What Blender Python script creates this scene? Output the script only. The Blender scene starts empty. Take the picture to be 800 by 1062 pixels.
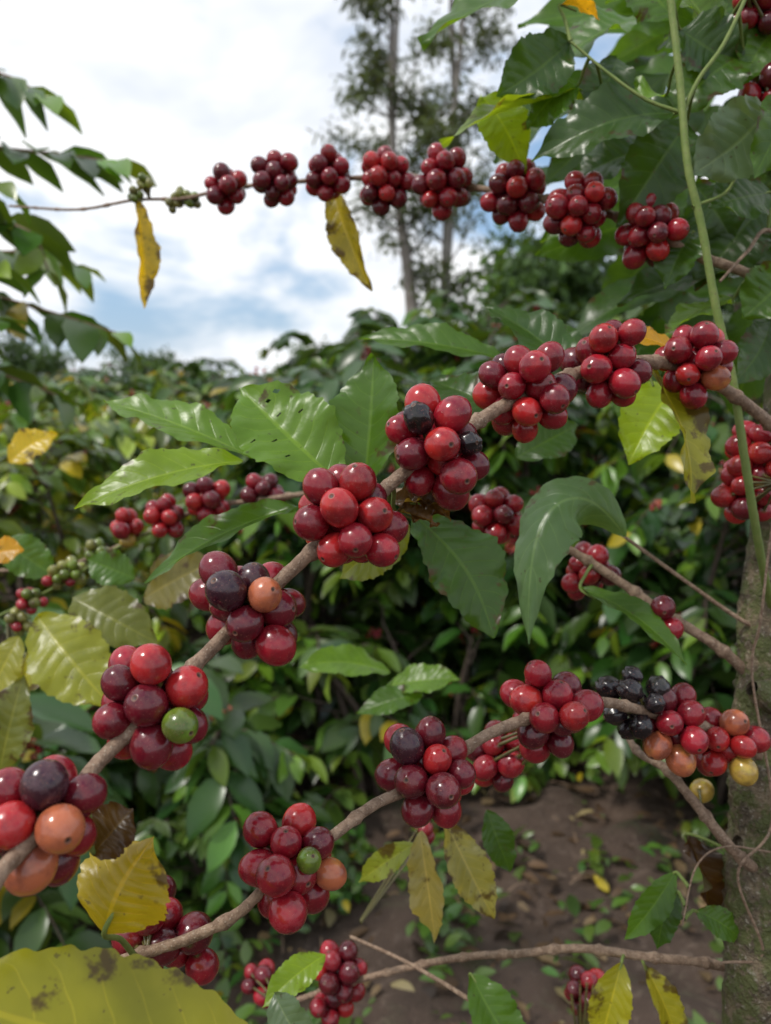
import bpy, math, random
import numpy as np
from mathutils import Vector
random.seed(7); rng=np.random.default_rng(7)
scene=bpy.context.scene
scene.view_settings.view_transform='Standard'
scene.view_settings.look='None'
scene.view_settings.exposure=0

# ---------------------------------------------------------------- camera
CAM=np.array([0,0,1.3]); PITCH=math.radians(9.3); F=802.0
FWD=np.array([0,math.cos(PITCH),-math.sin(PITCH)]); UP=np.array([0,math.sin(PITCH),math.cos(PITCH)]); RT=np.array([1.0,0,0])
def S(a,b,d):
    """survey point: bearing readings a,b and measured distance d (m) -> world position"""
    return CAM+d*(FWD+RT*(a-400)/F+UP*(531-b)/F)
cd=bpy.data.cameras.new("camera"); cam=bpy.data.objects.new("camera",cd); scene.collection.objects.link(cam)
cam.location=CAM; cam.rotation_euler=(math.pi/2-PITCH,0,0)
cd.sensor_fit='VERTICAL'; cd.sensor_height=36; cd.lens=36*F/1062
cd.clip_start=0.02; cd.clip_end=2000
cd.dof.use_dof=True; cd.dof.focus_distance=0.335; cd.dof.aperture_fstop=10
scene.camera=cam

# ---------------------------------------------------------------- node helpers
def newmat(name):
    m=bpy.data.materials.new(name); m.use_nodes=True
    nt=m.node_tree; nt.nodes.clear(); return m,nt
def N(nt,t,**k):
    n=nt.nodes.new(t)
    for a,b in k.items(): setattr(n,a,b)
    return n
def L(nt,a,b): nt.links.new(a,b)
def math_(nt,op,a,b=None,c=None,clamp=False):
    n=N(nt,'ShaderNodeMath',operation=op); n.use_clamp=clamp
    for i,x in enumerate((a,b,c)):
        if x is None: continue
        if isinstance(x,(int,float)): n.inputs[i].default_value=x
        else: L(nt,x,n.inputs[i])
    return n.outputs[0]
def mixc(nt,f,a,b,blend='MIX'):
    n=N(nt,'ShaderNodeMix',data_type='RGBA',blend_type=blend)
    for i,x in ((0,f),(6,a),(7,b)):
        if isinstance(x,(int,float)): n.inputs[i].default_value=x
        elif isinstance(x,tuple): n.inputs[i].default_value=x if len(x)==4 else (*x,1)
        else: L(nt,x,n.inputs[i])
    return n.outputs[2]
def mr(nt,x,a,b,c=0.0,d=1.0):
    n=N(nt,'ShaderNodeMapRange',interpolation_type='SMOOTHSTEP')
    L(nt,x,n.inputs[0])
    for i,v in enumerate((a,b,c,d)): n.inputs[i+1].default_value=v
    return n.outputs[0]
def noise(nt,scale,detail=3,rough=0.5,coord=None,dist=0):
    n=N(nt,'ShaderNodeTexNoise'); n.inputs['Scale'].default_value=scale; n.inputs['Detail'].default_value=detail
    n.inputs['Roughness'].default_value=rough; n.inputs['Distortion'].default_value=dist
    if coord is None:
        t=N(nt,'ShaderNodeTexCoord'); coord=t.outputs['Object']
    L(nt,coord,n.inputs['Vector']); return n.outputs['Fac']
def bump(nt,h,strength,dist):
    b=N(nt,'ShaderNodeBump'); b.inputs['Strength'].default_value=strength; b.inputs['Distance'].default_value=dist
    L(nt,h,b.inputs['Height']); return b.outputs[0]

# ---------------------------------------------------------------- materials
def leaf_material(name,veins,rough=0.34,transl=0.28):
    m,nt=newmat(name)
    at=N(nt,'ShaderNodeAttribute',attribute_name='Col'); col=at.outputs['Color']; age=at.outputs['Alpha']
    hgt=None; nz=None
    if veins:
        nz=noise(nt,38,3,0.6)
        col=mixc(nt,math_(nt,'MULTIPLY',mr(nt,nz,0.35,0.7),0.5),col,mixc(nt,1.0,col,(0.55,0.6,0.5),'MULTIPLY'))
        uv=N(nt,'ShaderNodeUVMap'); uv.uv_map='UVMap'; sp=N(nt,'ShaderNodeSeparateXYZ'); L(nt,uv.outputs[0],sp.inputs[0])
        t=sp.outputs[0]; s=math_(nt,'ABSOLUTE',sp.outputs[1])
        q=math_(nt,'SUBTRACT',math_(nt,'MULTIPLY',t,9.0),math_(nt,'MULTIPLY',math_(nt,'POWER',s,1.3),1.6))
        pp=math_(nt,'MULTIPLY',math_(nt,'PINGPONG',q,0.5),2.0)
        lat=mr(nt,pp,0.0,0.12,1.0,0.0)
        lat=math_(nt,'MULTIPLY',lat,mr(nt,s,0.55,0.95,0.7,0.0))
        mid=mr(nt,s,0.025,0.07,1.0,0.0)
        v=math_(nt,'MAXIMUM',lat,mid)
        lightc=mixc(nt,1.0,mixc(nt,1.0,col,(1.7,1.5,1.5),'MULTIPLY'),(0.018,0.026,0.004),'ADD')
        n2=noise(nt,55,4,0.65)
        n2=math_(nt,'ADD',n2,math_(nt,'MULTIPLY',s,0.10))
        th=math_(nt,'SUBTRACT',n2,math_(nt,'MULTIPLY',age,0.16))
        br=mr(nt,th,0.50,0.60)
        col=mixc(nt,math_(nt,'MULTIPLY',v,0.5),col,lightc)
        col=mixc(nt,math_(nt,'MULTIPLY',br,0.85),col,(0.06,0.03,0.010))
        n3=noise(nt,260,2,0.5)
        sp2=mr(nt,n3,0.69,0.73)
        col=mixc(nt,math_(nt,'MULTIPLY',sp2,0.6),col,(0.05,0.035,0.015))
        hgt=math_(nt,'ADD',math_(nt,'MULTIPLY',v,-0.6),math_(nt,'MULTIPLY',n3,0.6))
    geo=N(nt,'ShaderNodeNewGeometry')
    under=mixc(nt,0.25,mixc(nt,1.0,col,(1.4,1.4,1.3),'MULTIPLY'),(0.08,0.12,0.05))
    cf=mixc(nt,geo.outputs['Backfacing'],col,under)
    p=N(nt,'ShaderNodeBsdfPrincipled'); L(nt,cf,p.inputs['Base Color'])
    rr=math_(nt,'ADD',math_(nt,'MULTIPLY',geo.outputs['Backfacing'],0.25),math_(nt,'ADD',rough-0.08,math_(nt,'MULTIPLY',nz,0.2)) if nz is not None else rough)
    L(nt,rr,p.inputs['Roughness']); p.inputs['Specular IOR Level'].default_value=0.5
    if hgt is not None: L(nt,bump(nt,hgt,0.4,0.0006),p.inputs['Normal'])
    tr=N(nt,'ShaderNodeBsdfTranslucent'); L(nt,mixc(nt,1.0,cf,(2.9,2.4,0.6),'MULTIPLY'),tr.inputs['Color'])
    mx=N(nt,'ShaderNodeMixShader'); mx.inputs[0].default_value=transl
    L(nt,p.outputs[0],mx.inputs[1]); L(nt,tr.outputs[0],mx.inputs[2])
    o=N(nt,'ShaderNodeOutputMaterial'); L(nt,mx.outputs[0],o.inputs[0]); return m
M_LEAF=leaf_material('coffee_leaf',True,rough=.30,transl=.36)
M_MASS=leaf_material('foliage',False,rough=0.30,transl=.16)
M_FAR=leaf_material('tree_foliage',False,rough=0.6,transl=0.2)

def cherry_material():
    m,nt=newmat('cherry_skin')
    at=N(nt,'ShaderNodeAttribute',attribute_name='Col'); col=at.outputs['Color']
    uv=N(nt,'ShaderNodeUVMap'); uv.uv_map='UVMap'; sp=N(nt,'ShaderNodeSeparateXYZ'); L(nt,uv.outputs[0],sp.inputs[0]); v=sp.outputs[1]
    n1=noise(nt,110,3,0.55)
    col=mixc(nt,mr(nt,n1,0.42,0.68,0,0.8),col,mixc(nt,1.0,col,(0.42,0.4,0.6),'MULTIPLY'))
    col=mixc(nt,mr(nt,noise(nt,75,2),0.54,0.75,0,0.45),col,mixc(nt,1.0,col,(1.5,2.6,1.0),'MULTIPLY'))
    n3=noise(nt,1500,2,0.5); col=mixc(nt,mr(nt,n3,0.63,0.71,0,0.35),col,(0.42,0.15,0.11))
    bl=math_(nt,'MULTIPLY',mr(nt,noise(nt,190,4,0.7),0.45,0.75),at.outputs['Alpha'])
    col=mixc(nt,math_(nt,'MULTIPLY',bl,0.12),col,(0.34,0.20,0.22))
    scar=mr(nt,v,0.94,0.955); inner=mr(nt,v,0.968,0.985)
    col=mixc(nt,math_(nt,'MULTIPLY',scar,0.8),col,(0.14,0.06,0.03))
    col=mixc(nt,inner,col,(0.03,0.012,0.01))
    col=mixc(nt,mr(nt,v,0.12,0.02,0,0.7),col,(0.10,0.09,0.03))
    p=N(nt,'ShaderNodeBsdfPrincipled'); L(nt,col,p.inputs['Base Color'])
    L(nt,math_(nt,'ADD',math_(nt,'ADD',0.19,math_(nt,'MULTIPLY',bl,0.28)),math_(nt,'MULTIPLY',scar,0.35)),p.inputs['Roughness'])
    p.inputs['Specular IOR Level'].default_value=0.6
    L(nt,bump(nt,math_(nt,'ADD',noise(nt,350,2),math_(nt,'MULTIPLY',n3,0.2)),0.2,0.0005),p.inputs['Normal'])
    o=N(nt,'ShaderNodeOutputMaterial'); L(nt,p.outputs[0],o.inputs[0]); return m
M_CH=cherry_material()

def bark_material(name,c1,c2,c3,scale,bstr=0.6,bd=0.0015,moss=0.0):
    m,nt=newmat(name)
    a=noise(nt,scale,4,0.65,dist=0.4); b=noise(nt,scale*4.5,3,0.6)
    col=mixc(nt,mr(nt,a,0.35,0.62),c1,c2); col=mixc(nt,mr(nt,b,0.55,0.72,0,0.8),col,c3)
    if moss: col=mixc(nt,mr(nt,noise(nt,scale*0.9,5,0.75),0.44,0.56,0,moss),col,(0.085,0.105,0.02))
    p=N(nt,'ShaderNodeBsdfPrincipled'); L(nt,col,p.inputs['Base Color']); p.inputs['Roughness'].default_value=0.7
    L(nt,bump(nt,math_(nt,'ADD',a,math_(nt,'MULTIPLY',b,0.6)),bstr,bd),p.inputs['Normal'])
    o=N(nt,'ShaderNodeOutputMaterial'); L(nt,p.outputs[0],o.inputs[0]); return m
M_BR=bark_material('branch_bark',(0.31,0.21,0.14),(0.17,0.105,0.065),(0.44,0.36,0.27),220,0.8,0.0012)
M_TR=bark_material('trunk_bark',(0.22,0.165,0.10),(0.08,0.058,0.036),(0.40,0.36,0.28),75,1.0,0.006,0.8)
M_GS=bark_material('green_stem',(0.13,0.19,0.035),(0.17,0.22,0.05),(0.14,0.12,0.05),150,0.3,0.0008)
M_EU=bark_material('eucalyptus_bark',(0.34,0.31,0.28),(0.20,0.17,0.145),(0.42,0.40,0.36),1.5,0.4,0.01)

# ---------------------------------------------------------------- mesh accumulator (quads)
class Acc:
    def __init__(s): s.v=[];s.f=[];s.c=[];s.uv=[];s.m=[];s.n=0
    def add(s,v,f,col,uv,mi=0):
        v=np.asarray(v,float); f=np.asarray(f,int)
        s.v.append(v); s.f.append(f+s.n); s.n+=len(v)
        col=np.asarray(col,float)
        if col.ndim==1: col=np.tile(col,(len(v),1))
        s.c.append(col); s.uv.append(np.asarray(uv,float)); s.m.append(np.full(len(f),mi))
    def mesh(s,name,mats):
        V=np.concatenate(s.v);Fc=np.concatenate(s.f);C=np.concatenate(s.c);U=np.concatenate(s.uv);MI=np.concatenate(s.m)
        me=bpy.data.meshes.new(name); me.from_pydata(V.tolist(),[],Fc.tolist())
        for m in mats: me.materials.append(m)
        me.polygons.foreach_set('material_index',MI.astype(np.int32)); me.polygons.foreach_set('use_smooth',np.ones(len(Fc),bool))
        ca=me.color_attributes.new('Col','FLOAT_COLOR','POINT'); ca.data.foreach_set('color',C.astype(np.float32).ravel())
        ul=me.uv_layers.new(name='UVMap'); ul.data.foreach_set('uv',U[Fc.ravel()].astype(np.float32).ravel())
        me.update(); return me
    def obj(s,name,mats,parent=None):
        o=bpy.data.objects.new(name,s.mesh(name,mats)); scene.collection.objects.link(o)
        if parent: o.parent=parent
        return o
def empty(name,loc=(0,0,0)):
    e=bpy.data.objects.new(name,None); e.empty_display_size=0.05; scene.collection.objects.link(e); return e
def nrm(v): return v/(np.linalg.norm(v)+1e-12)

def catmull(P,k=8):
    P=np.asarray(P,float); Q=np.vstack([2*P[0]-P[1],P,2*P[-1]-P[-2]]); out=[]
    for i in range(1,len(Q)-2):
        for t in np.linspace(0,1,k,endpoint=False):
            a,b,c,d=Q[i-1],Q[i],Q[i+1],Q[i+2]
            out.append(0.5*((2*b)+(c-a)*t+(2*a-5*b+4*c-d)*t*t+(3*b-a-3*c+d)*t**3))
    out.append(Q[-2]); return np.array(out)
def tube(acc,pts,rad,col=(0.1,0.1,0.1,1),mi=0,seg=8,rough=0.0,k=6,smooth=True):
    pts=np.asarray(pts,float)
    if smooth and len(pts)>2:
        r=np.interp(np.linspace(0,1,(len(pts)-1)*k+1),np.linspace(0,1,len(pts)),np.broadcast_to(rad,len(pts))); pts=catmull(pts,k)
    else: r=np.broadcast_to(rad,len(pts)).astype(float)
    n=len(pts); T=np.gradient(pts,axis=0); T/=np.linalg.norm(T,axis=1)[:,None]+1e-12
    a=nrm(np.cross(T[0],[0.3,0.2,0.93])); V=[];U=[]; Lc=0
    ang=np.arange(seg)/seg*2*math.pi
    for i in range(n):
        a=nrm(a-T[i]*np.dot(a,T[i])); b=np.cross(T[i],a)
        rr=r[i]*(1+rough*rng.normal(size=seg))
        V.append(pts[i]+rr[:,None]*(np.cos(ang)[:,None]*a+np.sin(ang)[:,None]*b))
        if i: Lc+=np.linalg.norm(pts[i]-pts[i-1])
        U.append(np.stack([ang/6.28,np.full(seg,Lc)],1))
    f=[[i*seg+j,i*seg+(j+1)%seg,(i+1)*seg+(j+1)%seg,(i+1)*seg+j] for i in range(n-1) for j in range(seg)]
    acc.add(np.concatenate(V),f,col,np.concatenate(U),mi); return pts,T

def wprof(t):
    w=np.sin(math.pi*np.clip(t,0,1)**0.92)**0.78
    w=np.where(t>0.80,w*(1-0.45*((t-0.80)/0.20)**0.8*(t<1)),w)
    return np.maximum(w,0.015)
# ---------------------------------------------------------------- hero leaf
def hero_leaf(acc,base,tip,n,hw,col,age=1.0,arch=0.12,fold=0.25,wave=0.15,twist=0.0,holes=0,nt=90,ns=16,mid=None,mi=0,quilt_amp=.045):
    base=np.array(base);tip=np.array(tip);n=nrm(np.array(n,float))
    Ln=np.linalg.norm(tip-base); ctl=(base+tip)/2+n*arch*Ln if mid is None else np.array(mid)
    t=np.linspace(0,1,nt+1); tt=t[:,None]
    P=(1-tt)**2*base+2*tt*(1-tt)*ctl+tt**2*tip; T=2*(1-tt)*(ctl-base)+2*tt*(tip-ctl); T/=np.linalg.norm(T,axis=1)[:,None]
    Sd=np.cross(T,n); Sd/=np.linalg.norm(Sd,axis=1)[:,None]; Nn=np.cross(Sd,T)
    th=twist*(t-0.3)+rng.normal()*.25*(t-.4); c,s_=np.cos(th)[:,None],np.sin(th)[:,None]
    Sd,Nn=Sd*c+Nn*s_,Nn*c-Sd*s_
    P=P+Sd*(np.sin(t*math.pi)*rng.normal()*.12*hw)[:,None]
    w=wprof(t)*hw; s=np.linspace(-1,1,ns+1)
    ph=rng.uniform(0,6.28,6)
    A=np.abs(s)[None,:]; 
    q=t[:,None]*9-A**1.3*1.6
    quilt=(np.abs(np.sin(math.pi*q))*quilt_amp*hw*(1-A**6)*(A**0.4)*np.clip(w/hw,0,1)[:,None]) if nt>=60 else 0*q
    side=np.where(s<0,0,1)[None,:]
    wv=wave*hw*(A**2)*(np.sin(t[:,None]*6.28*2.3+ph[0]+side*ph[1])*0.7+np.sin(t[:,None]*6.28*5.3+ph[2]+side*ph[3])*0.3)
    edge=1+0.03*np.sin(t*6.28*9+ph[4])+0.02*np.sin(t*6.28*17+ph[5])
    W=(w*edge)[:,None]*s[None,:]
    curv=fold*(np.sqrt(W**2+(0.12*hw)**2)-0.12*hw)
    V=P[:,None,:]+Sd[:,None,:]*W[:,:,None]*math.cos(min(abs(fold),1)*0.6)+Nn[:,None,:]*(curv+quilt+wv)[:,:,None]
    m=ns+1
    f=[[i*m+j,i*m+j+1,(i+1)*m+j+1,(i+1)*m+j] for i in range(nt) for j in range(ns)]
    if holes:
        drop=set()
        for _ in range(holes):
            i=random.randint(15,nt-20); j=random.randint(2,ns-3)
            for a in range(random.randint(1,3)): drop.add((i+a)*ns+j)
        f=[x for k_,x in enumerate(f) if k_ not in drop]
    U=np.stack([np.repeat(t,m),np.tile(s,nt+1)],1)
    acc.add(V.reshape(-1,3),f,(*col,age),U,mi)

# ---------------------------------------------------------------- foreground coffee plant
plant=empty('coffee_plant')
branches={
 'branch_main':([(-70,975,.20),(0,905,.222),(60,840,.245),(110,785,.27),(160,735,.286),(205,685,.30),(262,630,.317),(325,572,.318),(365,545,.322),(400,508,.33),(450,468,.338),(510,428,.36),(550,405,.376),(600,387,.395),(640,378,.41),(700,378,.43),(750,402,.45),(800,440,.47),(840,480,.5)],(0.0024,0.0036),M_BR),
 'branch_lower':([(835,830,.50),(790,785,.475),(750,762,.45),(690,742,.43),(620,728,.40),(545,748,.378),(495,770,.37),(445,805,.365),(390,835,.345),(340,868,.33),(300,895,.325),(250,940,.315),(205,968,.31),(150,990,.305),(80,1010,.3)],(0.003,0.0021),M_BR),
 'branch_stub':([(810,915,.49),(765,885,.46),(720,832,.465),(690,800,.47),(660,778,.5),(640,740,.55)],(0.0036,0.002),M_BR),
 'branch_upper':([(860,330,.5),(780,285,.5),(720,262,.5),(675,240,.5),(640,225,.52),(600,212,.54),(535,200,.58),(480,192,.61),(430,185,.64),(380,183,.66),(330,185,.69),(285,190,.71),(235,195,.73),(190,205,.76),(140,208,.78),(80,217,.8),(10,215,.84)],(0.0034,0.0012),M_BR),
 'branch_rear':([(815,735,.5),(780,705,.5),(745,672,.5),(690,635,.51),(640,600,.52),(590,570,.53),(530,535,.55),(470,515,.57),(400,510,.6),(330,512,.64),(270,518,.68),(215,527,.7),(172,545,.71),(130,562,.73),(60,588,.76),(-20,592,.8)],(0.0036,0.0015),M_BR),
 'branch_thin':([(800,660,.5),(765,640,.5),(700,595,.51),(640,552,.53),(600,520,.55)],(0.0016,0.001),M_BR),
 'branch_bottom':([(820,1020,.5),(740,1002,.5),(680,992,.5),(600,985,.52),(540,988,.53),(480,992,.55),(420,1004,.57),(360,1020,.6),(290,1045,.62)],(0.003,0.0022),M_BR),
 'branch_fork':([(600,1110,.5),(540,1075,.5),(480,1030,.52),(420,1000,.55),(365,972,.58)],(0.0018,0.0012),M_BR),
 'branch_left_far':([(172,545,.71),(120,570,.72),(75,598,.73),(30,625,.74),(-30,655,.75)],(0.0014,0.0012),M_GS),
 'green_shoot':([(688,-60,.475),(697,20,.47),(704,90,.465),(714,170,.46),(726,240,.46),(744,320,.46),(760,390,.46),(771,460,.46),(781,530,.465),(793,600,.48),(805,640,.5)],(0.0022,0.0026),M_GS),
 'twig_a':([(708,118,.465),(670,100,.47),(630,78,.48),(590,45,.49)],(0.0012,0.0008),M_GS),
 'twig_b':([(708,115,.465),(728,80,.465),(750,45,.47),(775,-10,.48)],(0.0013,0.0012),M_GS),
 'twig_c':([(720,215,.46),(752,200,.47),(770,170,.48),(800,140,.5)],(0.001,0.001),M_GS),
 'twig_d':([(860,300,.5),(800,240,.5),(775,262,.49),(745,290,.48)],(0.0018,0.0008),M_BR),
 'dead_twig':([(800,880,.46),(752,878,.45),(722,905,.45),(706,960,.45)],(0.0006,0.0005),M_BR),
 'vine':([(815,460,.47),(798,560,.46),(792,640,.46),(780,700,.465),(800,850,.45),(766,905,.45),(790,990,.46),(750,1000,.46)],(0.0008,0.0008),M_BR),
}
samples=[];tang=[]
for nm,(wp,rr,mt) in branches.items():
    a=Acc(); P=[S(*w) for w in wp]; 
    P=[p+rng.normal(size=3)*0.0008 for p in P]
    _p,_t=tube(a,P,np.linspace(rr[0],rr[1],len(P)) ,seg=12,rough=0.05,k=10)
    samples.append(_p);tang.append(_t)
    Ls=np.concatenate([[0],np.cumsum(np.linalg.norm(np.diff(_p,axis=0),axis=1))])
    if mt is M_BR and rr[0]>0.002:
        for s0 in np.arange(0.02,Ls[-1],0.034):
            i=int(np.argmin(abs(Ls-s0))); i=max(1,min(len(_p)-2,i)); r0=np.interp(s0/Ls[-1],[0,1],rr)
            c0,t0=_p[i],_t[i]
            tube(a,[c0+t0*x for x in (-.005,-.002,0,.002,.005)],[r0*.9,r0*1.18,r0*1.38,r0*1.2,r0*.9],seg=12,rough=0.06,smooth=False)
    a.obj(nm,[mt],plant)
SP=np.concatenate(samples);TG=np.concatenate(tang)
a=Acc(); tp=[S(850,-150,.56),S(838,100,.55),S(824,350,.54),S(806,560,.52),S(797,640,.51),S(800,700,.50),S(792,790,.49),S(796,860,.485),S(790,960,.48),S(794,1062,.48)]
low=tp[-1]; tp+= [low+np.array([0.005,0.01,-0.25]),low+np.array([0.0,0.03,-0.55]),np.array([low[0]-0.01,low[1]+0.05,-0.05])]
tube(a,tp,[.011,.013,.015,.0175,.0185,.0205,.020,.0225,.0225,.0245,.027,.030,.038],seg=32,rough=0.045,k=12)
for yy,xx in ((720,793),(880,778),(1010,780)):
    c0=S(xx,yy,.475); tube(a,[c0+np.array([0.012,0.004,-0.004]),c0,c0+np.array([-0.009,-.002,.005])],[.013,.009,.0045],seg=12,rough=.05,k=5)
a.obj('trunk',[M_TR],plant)

# cherries ---------------------------------------------------------------
def cherry_template(seg=24,rings=15):
    prof=[]
    for v in np.linspace(0.015,0.93,rings): prof.append((math.sin(math.pi*v),-1.07*math.cos(math.pi*v),v*0.98))
    prof+=[(0.175,1.063,.945),(0.14,1.066,.955),(0.11,1.045,.965),(0.07,1.03,.98),(0.005,1.025,1.0)]
    ang=np.arange(seg)/seg*2*math.pi; V=[];U=[]
    for r,z,v in prof:
        V.append(np.stack([r*np.cos(ang),r*np.sin(ang),np.full(seg,z)],1)); U.append(np.stack([ang/6.2832,np.full(seg,v)],1))
    n=len(prof); f=[[i*seg+j,i*seg+(j+1)%seg,(i+1)*seg+(j+1)%seg,(i+1)*seg+j] for i in range(n-1) for j in range(seg)]
    return np.concatenate(V),np.array(f),np.concatenate(U)
CT=cherry_template()
PAL={'red':(0.28,0.010,0.020),'bright':(0.42,0.018,0.020),'dark':(0.13,0.007,0.015),'purple':(0.045,0.010,0.018),'orange':(0.46,0.13,0.055),'green':(0.13,0.19,0.02),'yellow':(0.45,0.30,0.05),'black':(0.014,0.010,0.012),'bud':(0.22,0.22,0.05)}
MIX={'std':[('red',.55),('bright',.2),('dark',.25)],'darkish':[('red',.45),('dark',.43),('bright',.12)],'brightish':[('red',.55),('bright',.33),('dark',.12)],
 'black':[('black',1.0)],'mixed':[('bright',.55),('red',.3),('orange',.12),('yellow',.03)],'buds':[('bud',.7),('green',.3)],'half':[('bud',.45),('red',.3),('green',.25)]}
def frame(z,roll):
    z=nrm(z); x=nrm(np.cross(z,[0.31,0.77,0.55])); y=np.cross(z,x); c,s=math.cos(roll),math.sin(roll)
    return np.stack([x*c+y*s,y*c-x*s,z],1)
def cluster(acc,px,py,cp,n,mix='std',special=(),D=0.015,flat=1.0,d=None):
    d=d or 802*D/cp; c=S(px,py,d)
    i=int(np.argmin(np.linalg.norm(SP-c,axis=1))); node=SP[i]; ax=TG[i]
    far=np.linalg.norm(node-c)>0.03
    diam=D*rng.uniform(0.86,1.08,n)
    P=c+rng.normal(size=(n,3))*D*1.0
    for it in range(160):
        P+= (c-P)*0.05
        a_=((P-c)@ax)[:,None]*ax; P-= a_*0.02
        for _ in range(2):
            dv=P[:,None]-P[None]; ds=np.linalg.norm(dv,axis=2)+np.eye(n)*9
            mn=(diam[:,None]+diam[None])/2*0.985
            ov=np.clip(mn-ds,0,None); P+= (dv/ds[:,:,None]*ov[:,:,None]).sum(1)*0.35
        if not far:
            r_=P-node; r_-= (r_@ax)[:,None]*ax; rl=np.linalg.norm(r_,axis=1)+1e-6
            P+= r_/rl[:,None]*np.clip(diam/2+0.0008-rl,0,None)[:,None]
    cols=[]
    for k in range(n):
        nm=random.choices([m[0] for m in MIX[mix]],[m[1] for m in MIX[mix]])[0]; b=np.array(PAL[nm])*rng.uniform(0.75,1.25); cols.append(b)
    used=set()
    for sx,sy,sc in special:
        tgt=S(sx,sy,d-D*1.0); dd=np.linalg.norm(P-tgt,axis=1)
        for k in np.argsort(dd):
            if k not in used: used.add(k); cols[k]=np.array(PAL[sc]); break
    for k in range(n):
        out=nrm(P[k]-node)+rng.normal(size=3)*0.22
        R=frame(out,rng.uniform(0,6.28)); sc=diam[k]/2
        shp=np.array([1,rng.uniform(.92,1.02),rng.uniform(.95,1.07)])
        tv=CT[0].copy(); 
        if mix=='black' or tuple(cols[k])==PAL['black']:
            tv=tv*(1+0.10*np.sin(tv[:,[0]]*7+k)*np.cos(tv[:,[1]]*6)); sc*=0.82
        if tuple(cols[k])==PAL['green']: sc*=.8
        acc.add((tv*shp*sc)@R.T+P[k],CT[1],(*np.clip(cols[k],0,1),rng.uniform(0.1,1.0)),CT[2])
        b0=P[k]-nrm(out)*sc*0.95; e0=node+(P[k]-node)*0.12
        tube(acc,[e0,(e0+b0)/2,b0],[.0009,.0008,.0011],col=(0.12,0.10,0.03,0),seg=6,k=2)
CL={
'cherries_main':[(42,850,49,14,'darkish',[(72,875,'orange'),(80,907,'orange'),(22,810,'purple'),(30,905,'bright')]),
 (158,732,42,17,'darkish',[(176,765,'green'),(205,738,'bright'),(165,720,'dark'),(130,685,'bright')]),
 (260,628,38,17,'darkish',[(303,622,'orange'),(248,582,'purple'),(268,588,'purple'),(288,655,'red'),(260,630,'dark')]),
 (362,540,38,18,'brightish',[(335,565,'bright'),(362,524,'bright')]),
 (452,464,36,19,'std',[(443,418,'black'),(486,438,'black'),(468,466,'bright')]),
 (545,406,32,20,'brightish',[]),(630,379,30,18,'std',[]),(722,376,28,15,'std',[(736,397,'orange')])],
'cherries_lower':[(300,893,37,18,'brightish',[(323,912,'green'),(341,938,'orange'),(290,880,'red')]),
 (445,798,33,19,'std',[(408,768,'purple'),(415,800,'dark'),(427,780,'bright')]),(570,737,31,18,'std',[]),
 (655,728,28,12,'black',[]),(695,752,28,13,'darkish',[(655,778,'orange'),(668,802,'orange'),(690,782,'red')]),(752,770,27,13,'mixed',[]),(728,820,24,1,'mixed',[(728,820,'yellow')]),
 (158,962,37,11,'darkish',[]),(205,980,37,3,'darkish',[]),(515,785,26,9,'std',[])],
'cherries_upper':[(235,195,17.5,11,'std',[]),(287,187,18,16,'darkish',[]),(341,182,18.5,14,'std',[]),(399,187,19,20,'darkish',[]),(460,190,20,22,'darkish',[]),(535,203,21,20,'std',[]),(603,216,23.5,22,'std',[]),(675,240,24,17,'std',[]),
 (788,18,24,14,'darkish',[]),(800,95,24,8,'darkish',[])],
'cherries_rear':[(516,534,22,13,'std',[]),(610,593,22,12,'std',[]),(688,630,25,1,'brightish',[]),(697,652,25,1,'brightish',[]),(272,512,17.5,13,'darkish',[]),(215,518,17.5,13,'std',[]),(172,536,17.5,11,'std',[]),(132,547,17,7,'mixed',[]),
 (785,470,24,16,'std',[]),(775,512,24,13,'std',[])],
'cherries_bottom':[(352,1008,20,14,'std',[]),(343,1040,20,7,'std',[]),(272,1020,18,9,'darkish',[]),(608,1030,19,12,'std',[]),(440,860,18,3,'std',[])]}
for nm,lst in CL.items():
    a=Acc()
    for c in lst: cluster(a,*c)
    a.obj(nm,[M_CH],plant)
a=Acc()
for c in [(75,593,13,11,'half'),(32,622,13,10,'half'),(20,645,13,8,'half'),(60,600,13,8,'half'),(100,572,13,8,'buds'),(15,685,13,8,'half')]:
    cluster(a,c[0],c[1],c[2],c[3],c[4],D=0.0105,d=0.73)
for c in [(190,203,12),(180,210,12),(150,190,12),(141,203,12),(200,208,12)]:
    cluster(a,c[0],c[1],c[2],6,'buds',D=0.0085,d=0.77)
a.obj('unripe_cherries',[M_CH],plant)

# hero leaves --------------------------------------------------------------
G=(0.070,0.155,0.014);GB=(0.125,0.245,0.016);GD=(0.040,0.094,0.012);GV=(0.20,0.32,0.014);YG=(0.31,0.30,0.02);YE=(0.58,0.42,0.015);YO=(0.58,0.30,0.015);BR=(0.13,0.065,0.02);GG=(0.10,0.155,0.08)
la=Acc(); pe=Acc()
def leaf(b,t,hw,n,col,age=1.0,**k):
    B,T_=S(*b),S(*t); d=(b[2]+t[2])/2
    hero_leaf(la,B,T_,n,hw*1.08*d/F,col,age,**k)
    dd=np.linalg.norm(SP-B,axis=1); i=int(np.argmin(dd))
    if dd[i]<0.045:
        m_=(SP[i]+B)/2+np.array([0,0,0.06*dd[i]]); tube(pe,[SP[i],m_,B,B+nrm(T_-B)*0.012],[.0013,.0011,.0010,.0007],seg=7,k=5)
leaf((352,502,.40),(248,402,.43),47,(0.1,-0.8,0.6),GB,1,arch=.06,fold=.3,holes=7,quilt_amp=.055)
leaf((378,505,.42),(388,368,.43),38,(-0.35,-0.8,0.4),G,1,arch=.05,fold=.45)
leaf((262,474,.43),(108,417,.46),28,(0.1,-0.45,0.85),GB,1,arch=.10,fold=.35)
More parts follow.
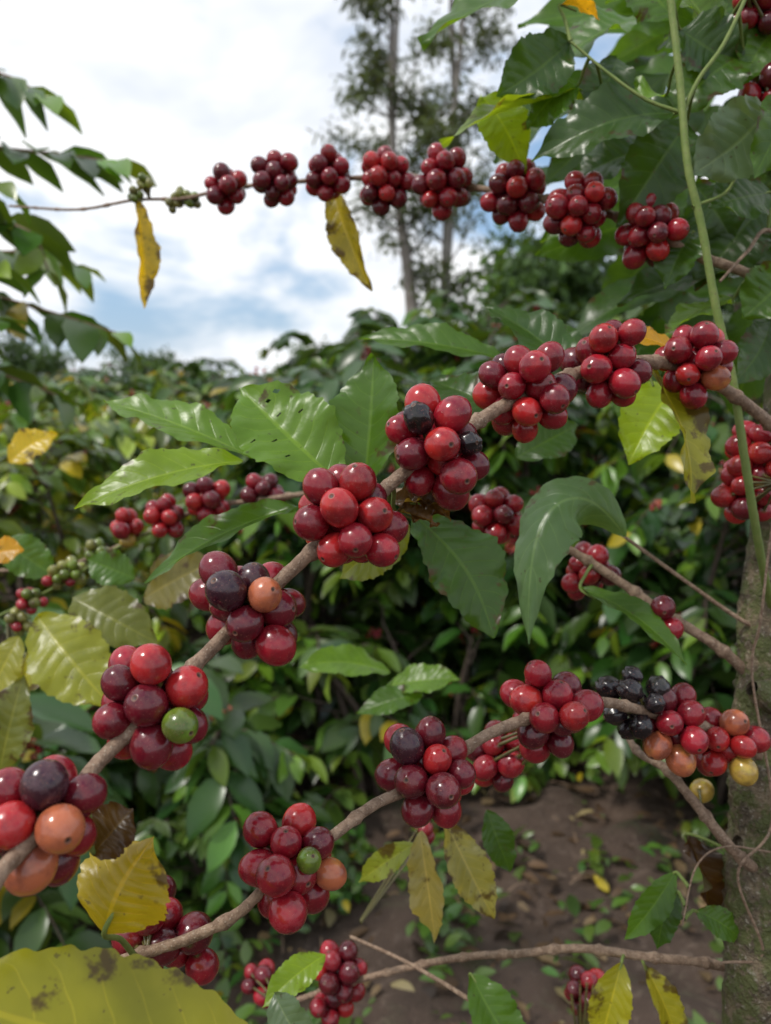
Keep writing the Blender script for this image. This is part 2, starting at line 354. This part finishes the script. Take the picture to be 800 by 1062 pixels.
leaf((252,478,.42),(78,528,.40),29,(0.0,-0.55,0.85),GV,1,arch=.14,fold=.35)
leaf((310,525,.42),(150,605,.44),22,(0.0,-0.5,0.85),G,.9,arch=.12,fold=.5)
leaf((430,535,.43),(512,662,.42),42,(0.45,-0.8,0.3),GD,.7,arch=.05,fold=.25)
leaf((425,545,.44),(352,600,.46),26,(0.0,-0.9,0.4),(.17,.2,.02),.7,arch=.1,fold=.25)
leaf((648,556,.46),(548,668,.43),35,(-0.55,-0.75,0.45),(0.085,0.16,0.06),1,arch=.3,fold=-.5,mid=S(560,455,.44))
leaf((672,382,.45),(716,522,.42),27,(0.55,-0.8,0.2),(.24,.24,.02),.35,arch=.2,fold=.5,wave=.25)
leaf((702,398,.50),(652,482,.48),30,(-0.2,-0.8,0.5),(.28,.42,.02),1,arch=.12,fold=.3)
leaf((712,372,.47),(640,348,.46),15,(0.1,-0.6,0.8),YO,.6,arch=.15,fold=.3)
leaf((602,392,.44),(502,318,.48),28,(0.1,-0.7,0.7),GD,1,arch=.12,fold=.4)
leaf((520,372,.5),(372,352,.52),22,(0.05,-0.6,0.8),G,1,arch=.12,fold=.4)
leaf((525,430,.46),(446,395,.5),28,(0.0,-0.8,0.6),GD,1,arch=.1,fold=.3)
leaf((595,405,.46),(570,330,.5),26,(0.1,-0.9,0.4),GD,1,arch=.1,fold=.3)
leaf((602,610,.50),(712,690,.46),17,(0.2,-0.5,0.8),G,1,arch=.15,fold=.45)
leaf((345,197,.69),(386,302,.68),17,(-0.5,-0.85,0.1),(0.34,0.28,0.03),.6,arch=.15,fold=.6)
leaf((141,208,.77),(149,320,.76),13,(0.8,-0.7,0.0),(.5,.36,.02),.4,arch=.1,fold=.7,wave=.3)
leaf((108,968,.27),(160,868,.275),52,(-0.1,-0.85,0.5),(0.40,0.31,0.012),.86,arch=.12,fold=-.2,twist=.3,wave=.07)
leaf((98,885,.27),(138,838,.275),28,(-0.1,-0.7,0.7),(.08,.045,.012),0.0,arch=.3,fold=.3,wave=.2)
leaf((290,1120,.255),(-90,1020,.23),76,(-0.05,-0.72,0.72),(0.27,0.27,0.012),.84,arch=.10,fold=-.25,wave=.08)
leaf((338,990,.46),(272,1045,.44),16,(0,-.6,.8),GV,1)
leaf((285,1030,.42),(330,1100,.40),22,(-.3,-.7,.5),GG,1)
leaf((488,1010,.50),(545,1100,.48),24,(0.3,-0.8,.3),G,1,fold=.5)
leaf((645,998,.5),(622,1085,.5),20,(-.3,-.8,.2),YG,.8,fold=.5)
leaf((668,1000,.5),(705,1090,.5),16,(.4,-.8,.2),(0.35,0.33,.03),.6,fold=.5)
leaf((436,862,.52),(452,975,.52),18,(-.3,-.9,.1),(0.29,0.25,0.09),.45,fold=.6,wave=.3)
leaf((462,852,.52),(512,952,.51),21,(.2,-.9,.2),(0.30,0.28,0.09),.6,fold=.6,wave=.3)
leaf((430,875,.52),(372,915,.54),13,(0,-.7,.6),(.2,.24,.03),.6,fold=.4)
leaf((505,840,.56),(530,905,.56),16,(.2,-.8,.4),GD,1)
leaf((700,905,.47),(648,975,.47),15,(0,-.8,.5),G,1); leaf((702,925,.47),(682,985,.47),14,(0,-.8,.4),GD,1); leaf((722,945,.47),(770,975,.47),14,(0,-.7,.6),G,1); leaf((745,920,.6),(790,960,.6),15,(0,-.7,.6),GD,1)
leaf((712,865,.5),(735,960,.5),22,(.5,-.8,0),(0.05,0.025,0.014),0.3,fold=.9,wave=.5)
leaf((40,640,.62),(118,735,.58),36,(0.1,-.8,.5),(.27,.29,.02),.75,fold=.2)
leaf((75,620,.64),(165,668,.62),28,(0,-.7,.6),(0.15,.17,.02),.8)
leaf((20,660,.64),(-20,740,.62),22,(0,-.8,.5),(0.3,.3,.03),.7)
leaf((10,705,.64),(70,690,.6),20,(0,-.8,.5),YG,.7)
leaf((150,620,.66),(225,580,.64),28,(-.2,-.8,.5),(0.17,0.15,.04),.6)
leaf((0,560,.75),(60,600,.75),20,(0,-.7,.6),G,1); leaf((10,480,.8),(60,450,.82),18,(0,-.8,.5),YE,.8); leaf((-10,575,.7),(25,570,.7),14,(0,-.8,.5),YO,.7)
leaf((0,800,.6),(25,700,.6),26,(0,-.8,.5),(0.16,.18,.04),.8)
leaf((405,697,.72),(310,692,.70),19,(0,-.5,.9),GB,1); leaf((400,712,.72),(478,704,.70),18,(0,-.5,.9),GB,1); leaf((440,720,.7),(370,740,.7),15,(0,-.6,.9),G,1)
leaf((535,475,.6),(600,440,.62),22,(0,-.8,.5),GD,1); leaf((140,600,.66),(90,580,.66),18,(0,-.8,.5),G,1)
for b,t in (((405,520,.36),(470,525,.36)),((410,530,.36),(455,545,.36)),((425,510,.365),(468,540,.355))): leaf(b,t,13,(0,-.6,.8),BR,0.0,wave=.6,fold=.8)
T=[((612,-25,.52),(436,46,.50),44,(.05,-.75,.6),G),((592,42,.50),(515,100,.50),30,(.1,-.8,.5),GD),((626,106,.52),(458,150,.52),30,(0,-.6,.8),GV),((600,88,.5),(548,135,.52),26,(0,-.8,.5),G),
((700,118,.48),(552,168,.50),34,(0,-.8,.6),GD),((712,128,.5),(640,236,.5),34,(-.2,-.9,.3),GD),((800,110,.47),(716,182,.46),36,(0,-.85,.5),GG),((690,100,.50),(590,120,.52),30,(0,-.8,.6),GB),
((830,90,.46),(782,185,.45),28,(.2,-.9,.3),G),((700,20,.50),(640,-40,.5),38,(0,-.8,.6),G),((705,30,.5),(775,72,.5),34,(0,-.8,.5),GD),((770,58,.5),(690,125,.5),34,(0,-.8,.5),G),
((745,45,.52),(700,-20,.52),32,(0,-.8,.5),GB),((800,200,.5),(735,215,.48),28,(0,-.7,.7),GD),((790,215,.55),(720,300,.55),34,(0,-.9,.3),GD),((775,288,.56),(640,315,.56),28,(0,-.6,.8),GD),
((820,280,.5),(770,330,.5),30,(0,-.8,.5),G),((640,60,.52),(600,125,.5),26,(.1,-.8,.5),GD),((580,5,.5),(622,20,.5),11,(0,-.6,.8),YO),((690,150,.55),(590,190,.57),32,(0,-.7,.6),GD),((720,190,.55),(760,250,.55),30,(0,-.8,.5),GD),
((668,20,.55),(570,75,.56),40,(0,-.7,.6),G),((820,20,.5),(770,90,.5),30,(0,-.8,.5),G),((760,310,.52),(690,348,.5),24,(0,-.6,.8),GB),((800,330,.52),(760,400,.5),24,(0,-.8,.4),GD),((500,100,.55),(545,180,.56),24,(0,-.7,.6),GV),
((780,0,.54),(690,50,.55),38,(0,-.75,.6),GD),((720,240,.5),(690,300,.5),24,(0,-.8,.4),GD)]
for b,t,hw,n,c in T:
    n=np.array(n)+rng.normal(size=3)*.28; leaf(b,t,hw,n,tuple(np.array(c)*rng.uniform(.75,1.15)),.92,arch=rng.uniform(.05,.22),fold=rng.uniform(.1,.45),quilt_amp=.042,wave=.18)
for i in range(56):
    x,y,d=rng.uniform(600,840),rng.uniform(-40,330),rng.uniform(.60,1.0)
    if y>150 and x<640: continue
    an=rng.uniform(math.pi*0.55,math.pi*1.25) if rng.random()<.7 else rng.uniform(0,6.28); l=rng.uniform(.11,.16)*F/d
    c=(GD,GD,G,GD,G)[rng.integers(5)]
    leaf((x,y,d),(x+l*math.cos(an),y+abs(l*math.sin(an))*.9,d+rng.uniform(-.05,.05)),rng.uniform(26,33)*.72/d,(rng.normal()*.6,-.7,.6+rng.normal()*.3),c,1,nt=30,ns=8,arch=.15,fold=.3)
la.obj('leaves',[M_LEAF],plant); pe.obj('petioles',[M_GS],plant)

# ---------------------------------------------------------------- foliage mass helpers
def leaf_tmpl(nt=5,ratio=0.24,droop=0.25,fold=0.3):
    t=np.linspace(0,1,nt+1); w=wprof(t)*ratio; s=np.array([-1,0,1]); V=[]
    for i in range(nt+1):
        for k in s: V.append((t[i],k*w[i],abs(k)*w[i]*fold-droop*t[i]**2+0.02*math.sin(t[i]*15+k)*abs(k)))
    f=[[i*3+j,(i+1)*3+j,(i+1)*3+j+1,i*3+j+1] for i in range(nt) for j in range(2)]
    U=[(t[i],k) for i in range(nt+1) for k in s]
    return np.array(V),np.array(f),np.array(U)
LT=leaf_tmpl()
def put_leaves(acc,pos,dirs,nrms,size,cols,tm=LT,mi=0):
    pos=np.array(pos);x=np.array(dirs,float);x/=np.linalg.norm(x,axis=1)[:,None]
    n=np.array(nrms,float); y=np.cross(n,x); y/=np.linalg.norm(y,axis=1)[:,None]+1e-9; z=np.cross(x,y)
    R=np.stack([x,y,z],2); size=np.array(size); cols=np.array(cols)
    V=np.einsum('nij,vj->nvi',R,tm[0])*size[:,None,None]+pos[:,None]
    k=len(tm[0]); n_=len(pos)
    Fc=(tm[1][None]+np.arange(n_)[:,None,None]*k).reshape(-1,4)
    acc.add(V.reshape(-1,3),Fc,np.repeat(cols,k,0),np.tile(tm[2],(n_,1)),mi)
def rcol(r,base,var=.4,yellow=.03):
    if r.random()<yellow: b=np.array((0.42,0.33,0.02))*r.uniform(.6,1.1)
    else:
        b=np.array(base)*r.uniform(1-var,1+var); b=b*np.array([r.uniform(.8,1.4),1,r.uniform(.7,1.3)])
    return (*b,1)
ico=cherry_template(7,7)
def shoot(acc,pts,r0,size,cols,rr,gap=.055,mi_b=1,start=.25,yellow=.03,tipstart=.82):
    P,Tn=tube(acc,pts,np.linspace(r0,r0*.4,len(pts)),mi=mi_b,seg=5,k=4)
    Ls=np.concatenate([[0],np.cumsum(np.linalg.norm(np.diff(P,axis=0),axis=1))])
    pos=[];di=[];nn=[];sz=[];cc=[]
    for s0 in np.arange(Ls[-1]*start,Ls[-1]+gap*.5,gap):
        i=min(int(np.searchsorted(Ls,s0)),len(P)-1); t=Tn[i]; sd=nrm(np.cross(t,[0,0,1])+1e-6)
        tipf=s0/Ls[-1]
        for sg in (-1,1):
            pos.append(P[i]); di.append(sd*sg*rr.uniform(.7,1.1)+t*rr.uniform(.3,.9)+np.array([0,0,rr.uniform(-.6,.15)]))
            nn.append(np.array([0,0,1])+rr.normal(size=3)*.35); sz.append(size*rr.uniform(.7,1.15)*(1 if tipf<.85 else .7))
            cc.append(rcol(rr,cols[0] if tipf<tipstart else cols[1],yellow=yellow))
    put_leaves(acc,pos,di,nn,sz,cc)
M_DB=bark_material('bush_bark',(0.10,0.07,0.05),(0.06,0.04,0.03),(0.16,0.13,0.1),60,0.5,0.002)
def make_bush(seed,H=1.6,R=.75,nl=75,size=.15,yellow=.015,cherry=8,cols=((0.025,0.068,0.011),(0.085,0.175,0.015)),gap=.055):
    r=np.random.default_rng(seed); a=Acc()
    for st in range(3):
        b=np.array([r.normal()*.06,r.normal()*.06,-.05]); top=np.array([r.normal()*.18,r.normal()*.18,H*r.uniform(.85,1)])
        m=(b+top)/2+np.array([r.normal()*.05,r.normal()*.05,0]); tube(a,[b,m,top],[.02,.014,.005],mi=1,seg=7,k=6)
        for i in range(nl//3):
            f=r.uniform(.10,1)**.85; o=b+(top-b)*f; az=r.uniform(0,6.28); ln=R*(1.05-.55*f)*r.uniform(.6,1.1)
            el=r.uniform(.1,.6)+.5*max(0,f-.7)*3; d=np.array([math.cos(az),math.sin(az),0])
            pts=[o,o+d*ln*.35+np.array([0,0,ln*.35*el]),o+d*ln*.7+np.array([0,0,ln*.5*el]),o+d*ln+np.array([0,0,ln*(.45*el-.18)])]
            pts=[p+r.normal(size=3)*.015 for p in pts]
            shoot(a,pts,.004,size,cols,r,gap=gap,start=.25,yellow=yellow)
            if r.random()<cherry/nl*3:
                for q in range(r.integers(1,4)):
                    c=pts[1]+(pts[2]-pts[1])*r.random()
                    for z in range(9):
                        cc=PAL[('red','bright','orange','red')[r.integers(4)]]
                        a.add(ico[0]*.0075+c+r.normal(size=3)*.012,ico[1],(*cc,.5),ico[2],2)
    return a.mesh('coffee_bush',[M_MASS,M_DB,M_CH])
BM=[make_bush(11),make_bush(12,H=1.5,R=.85,cherry=16),make_bush(13,H=1.7,yellow=.03,cols=((0.032,0.08,0.012),(0.11,0.21,0.016))),make_bush(14,H=1.4,R=.8,cols=((0.085,0.155,0.018),(0.20,0.29,0.02)),yellow=.10)]
SM=[make_bush(21,H=.62,R=.45,nl=33,size=.145,cherry=2,cols=((0.038,0.095,0.018),(0.10,0.2,0.02)),gap=.06),make_bush(22,H=.55,R=.48,nl=30,size=.135,cherry=0,cols=((0.05,0.11,0.02),(0.12,0.21,0.025)),gap=.06)]

def ground_z(x,y):
    return -0.004*np.clip(y-4,0,40)+0.05*np.maximum(x,0)*np.clip((y-4)/10,0,1)*np.exp(-np.maximum(x,0)/30)+0.02*np.sin(x*1.7+1)*np.cos(y*1.3)
def place(mesh,x,y,rz,s,name='coffee_bush'):
    o=bpy.data.objects.new(name,mesh); scene.collection.objects.link(o); o.location=(x,y,ground_z(x,y)); o.rotation_euler=(0,0,rz); o.scale=(s,s,s*random.uniform(.94,1.06))
for x,y,s,k in [(-.35,3.0,.93,0),(.1,3.35,.98,1),(.6,3.1,.98,1),(1.35,2.75,.98,2),(-1.25,2.9,.84,3),(-1.75,2.2,.76,3),(2.1,3.0,1,0),(-.9,4.1,.88,3),(-.2,4.4,1.02,1),(.35,4.1,1.0,2),(1.0,4.2,1,0),(1.9,4.2,1,1),(-1.9,3.8,.85,3),(-2.7,3.6,.9,3),(1.05,2.2,.75,0)]:
    place(BM[k],x,y,random.uniform(0,6.28),s)
y=5.5
while y<40:
    w=.56*y+1.0; x=-w
    while x<w:
        s=random.uniform(.85,1.05); k=random.choice((0,1,2,3,3) if x<0 else (0,1,2,0,1)); place(BM[k],x+random.uniform(-.2,.2),y+random.uniform(-.25,.25),random.uniform(0,6.28),s*(1 if y<14 else 1.15)); x+=1.2 if y<12 else 1.9
    y+=1.6 if y<12 else 4.0
for x,y,s,k in [(-.55,2.2,1,0),(-.1,2.35,.95,1),(.3,2.5,.8,0),(-1.0,2.1,1.1,1),(-1.25,1.6,1.15,0),(-.85,1.55,.8,1),(.75,2.55,.7,1),(-.3,1.95,.6,0),(1.2,2.0,.7,1),(1.25,2.5,1,0),(-.45,1.75,.5,1)]:
    place(SM[k],x,y,random.uniform(0,6.28),s,'young_coffee_bush')

# neighbouring plant at upper left
nb=Acc(); rr=np.random.default_rng(15); cc=((0.050,0.12,0.012),(0.10,0.20,0.016))
for w in [[(-140,40,1.15),(-60,60,1.2),(10,80,1.2),(45,100,1.2)],[(-140,140,1.2),(-40,150,1.25),(60,160,1.25),(118,168,1.25)],[(-140,230,1.2),(-40,225,1.2),(30,240,1.2),(50,280,1.2)],
          [(-140,300,1.2),(-40,300,1.25),(40,320,1.25),(120,345,1.25)],[(-140,360,1.3),(-50,370,1.3),(20,395,1.3),(60,410,1.3)],[(-140,190,1.1),(-60,185,1.1),(0,190,1.1)],
          [(-140,260,1.35),(-40,262,1.35),(40,262,1.35),(75,275,1.35)],[(-140,330,1.1),(-60,330,1.1),(-5,330,1.1)],[(-140,280,1.1),(-60,270,1.1),(-5,275,1.1)]]:
    shoot(nb,[S(*q) for q in w],.004,.105,cc,rr,gap=.042,start=.25,yellow=.012)
st=S(-140,200,1.2); tube(nb,[np.array([st[0],st[1],0]),np.array([st[0]+.03,st[1],.8]),st,st+np.array([.02,0,.5])],[.025,.02,.013,.005],mi=1,seg=10)
nb.obj('neighbouring_coffee_plant',[M_MASS,M_BR])

# ---------------------------------------------------------------- trees
NARROW=leaf_tmpl(2,.15,.2,.2); BROAD=leaf_tmpl(2,.3,.2,.2)
def tree(name,loc,trunks,H,crown,r0,nclump,per,size,col,tm,clr,bark,seed,lo=.35,spread=.09,lean_dirs=None):
    r=np.random.default_rng(seed); a=Acc(); pos=[];di=[];nn=[];sz=[];cc=[]
    for k in range(trunks):
        b=np.array([r.normal()*r0*1.5,r.normal()*r0,-.1]); lx=(lean_dirs[k] if lean_dirs else r.uniform(-spread,spread))
        lean=np.array([lx*H,r.uniform(-.05,.05)*H,H*r.uniform(.85,1)])
        tp_=[b]+[b+lean*f+np.array([r.normal(),r.normal(),0])*.012*H for f in (.25,.5,.75)]+[b+lean]
        P,_=tube(a,tp_,[r0,r0*.8,r0*.6,r0*.38,r0*.12],mi=1,seg=8,k=6)
        for i in range(nclump//trunks):
            f=r.uniform(lo,1); o=P[int(f*(len(P)-1))]; az=r.uniform(0,6.28); ln=crown*r.uniform(.3,1)*(1.15-.6*f); d=np.array([math.cos(az),math.sin(az),r.uniform(.2,1.1)])
            if f<.35: ln*=.45
            e=o+d*ln; mid=(o+e)/2+np.array([0,0,-.08*ln]); tube(a,[o,mid,e],[r0*.25*(1.1-f)+.008,r0*.12*(1.1-f)+.006,.004],mi=1,seg=5,k=4)
            shade=r.uniform(.6,1.35)
            for q in range(per):
                g=r.uniform(.55,1.08); tpos=o+(e-o)*g+r.normal(size=3)*clr*np.array([1,1,.75])
                pos.append(tpos); di.append(r.normal(size=3)+np.array([0,0,-.7])); nn.append(r.normal(size=3)+np.array([0,0,.6])); sz.append(size*r.uniform(.7,1.3)); cc.append((*(np.array(col)*shade*r.uniform(.75,1.25)),1))
    put_leaves(a,pos,di,nn,sz,cc,tm)
    o=a.obj(name,[M_FAR,bark]); o.location=loc; return o
tree('eucalyptus_tree',(.5,16,-.1),4,13,1.6,.11,135,80,.19,(0.055,0.075,0.024),NARROW,.17,M_EU,3,lo=.26,lean_dirs=[-.06,-.01,.035,.07])
for i,(x,y,h,c) in enumerate([(2.2,9.5,2.7,1.1),(3.9,10.5,3.5,1.5),(5.6,11,4.2,1.7),(1.3,13,2.4,1.1),(3.2,15,3.7,1.7),(-9,30,2.4,2),(7,16,5.2,2.2),(-15,34,3,2.3),(-3,32,2.3,2)]):
    tree('shade_tree',(x,y,float(ground_z(x,y))),2,h,c,.07,60,80,.17,(0.040,0.085,0.018),BROAD,.24,M_TR,30+i,lo=.2)

# ---------------------------------------------------------------- ground
xs=np.concatenate([-np.geomspace(600,3.2,34),np.linspace(-3,3,150),np.geomspace(3.2,600,34)])
ys=np.concatenate([-np.geomspace(300,.6,16),np.linspace(-.4,5,140),np.geomspace(5.2,900,46)])
X,Y=np.meshgrid(xs,ys); Z=ground_z(X,Y)
nr=np.random.default_rng(2)
for k in range(60):
    fx,fy=nr.normal(size=2)*14; Z=Z+0.0035*np.sin(X*fx+Y*fy+nr.uniform(0,6.28))*((abs(X)<3.5)&(Y<6)&(Y>-1))
a=Acc(); nx,ny=len(xs),len(ys)
ff=np.array([[j*nx+i,j*nx+i+1,(j+1)*nx+i+1,(j+1)*nx+i] for j in range(ny-1) for i in range(nx-1)])
a.add(np.stack([X.ravel(),Y.ravel(),Z.ravel()],1),ff,(0.1,0.1,0.1,1),np.stack([X.ravel(),Y.ravel()],1))
m,nt=newmat('soil')
n1=noise(nt,2.2,4,.65); n2=noise(nt,28,4,.7); n3=noise(nt,130,3,.6)
col=mixc(nt,mr(nt,n1,.35,.65),(0.098,0.064,0.045),(0.058,0.037,0.026)); col=mixc(nt,mr(nt,n2,.5,.7,0,.7),col,(0.16,0.115,0.088)); col=mixc(nt,mr(nt,n3,.6,.75,0,.6),col,(0.02,0.013,0.01))
col=mixc(nt,mr(nt,noise(nt,3.5,4,.7),.54,.68,0,.6),col,(0.04,0.055,0.014))
p=N(nt,'ShaderNodeBsdfPrincipled'); L(nt,col,p.inputs['Base Color']); p.inputs['Roughness'].default_value=.9
L(nt,bump(nt,math_(nt,'ADD',n2,math_(nt,'MULTIPLY',n3,.4)),.9,.02),p.inputs['Normal']); o=N(nt,'ShaderNodeOutputMaterial'); L(nt,p.outputs[0],o.inputs[0])
a.obj('ground',[m])
r=np.random.default_rng(9); a=Acc(); n=5200
px=r.uniform(-2.5,2.5,n); py=r.uniform(.8,4.5,n); pal=[(0.12,0.07,0.035),(0.22,0.15,0.075),(0.05,0.03,0.018),(0.32,0.26,0.12),(0.07,0.11,0.02)]
az=r.uniform(0,6.28,n)
put_leaves(a,np.stack([px,py,ground_z(px,py)+r.uniform(.008,.025,n)],1),np.stack([np.cos(az),np.sin(az),r.normal(size=n)*.2],1),np.stack([r.normal(size=n)*.35,r.normal(size=n)*.35,np.ones(n)],1),r.uniform(.012,.07,n),[(*(np.array(pal[r.choice(5,p=[.34,.22,.22,.06,.16])])*r.uniform(.6,1.2)),1) for _ in range(n)])
for i in range(260):
    x,y=r.uniform(-1.6,1.6),r.uniform(.9,4); z=ground_z(x,y)+.012; d=np.array([*r.normal(size=2),0])*.08; tube(a,[(x,y,z),np.array([x,y,z+.008])+d*.5,np.array([x,y,z])+d],.0022,mi=1,seg=5,k=3)
a.obj('leaf_litter',[M_FAR,M_BR])
a=Acc(); pos=[];di=[];nn=[];sz=[];cc=[]
for i in range(480):
    x,y=r.uniform(-2,2),r.uniform(1.0,3.6)
    if .12*y<x<.5*y and y<2.7 and r.random()<.72: continue
    z=ground_z(x,y); 
    for k in range(r.integers(7,16)):
        pos.append((x+r.normal()*.03,y+r.normal()*.03,z+r.uniform(0,.09))); di.append((r.normal(),r.normal(),r.uniform(.0,1.0))); nn.append((r.normal()*.4,r.normal()*.4,1)); sz.append(r.uniform(.02,.075)); cc.append(rcol(r,(0.065,0.14,0.025),yellow=.04))
put_leaves(a,pos,di,nn,sz,cc); a.obj('weeds',[M_MASS])

# ---------------------------------------------------------------- sky + light
SE,SA=math.radians(58),math.radians(-110)
w=bpy.data.worlds.new("World"); scene.world=w; w.use_nodes=True; nt=w.node_tree; nt.nodes.clear()
sky=N(nt,'ShaderNodeTexSky',sky_type='NISHITA'); sky.sun_disc=False; sky.sun_elevation=SE; sky.sun_rotation=SA; sky.air_density=1.2; sky.dust_density=.6
tc=N(nt,'ShaderNodeTexCoord'); mp=N(nt,'ShaderNodeMapping'); mp.inputs['Scale'].default_value=(1,1,1.9); mp.inputs['Location'].default_value=(.35,0.1,.15); L(nt,tc.outputs['Generated'],mp.inputs[0])
c1=noise(nt,2.3,5,.55,mp.outputs[0],.3); c2=noise(nt,3.2,4,.6,mp.outputs[0],.2)
mask=mr(nt,c1,.36,.50)
cl=mixc(nt,mr(nt,c2,.32,.58),(7.9,8.5,9.5),(10.8,10.9,11.0))
blue=mixc(nt,.6,sky.outputs[0],(3.6,5.8,9.0))
colr=mixc(nt,mask,blue,cl)
bg=N(nt,'ShaderNodeBackground'); bg.inputs[1].default_value=.105; L(nt,colr,bg.inputs[0]); o=N(nt,'ShaderNodeOutputWorld'); L(nt,bg.outputs[0],o.inputs[0])
sd=bpy.data.lights.new('sun','SUN'); sd.energy=2.4; sd.angle=math.radians(9); sd.color=(1,.95,.88); so=bpy.data.objects.new('sun',sd); scene.collection.objects.link(so)
dirn=Vector((math.sin(SA)*math.cos(SE),math.cos(SA)*math.cos(SE),math.sin(SE)))
so.rotation_euler=dirn.to_track_quat('Z','Y').to_euler()
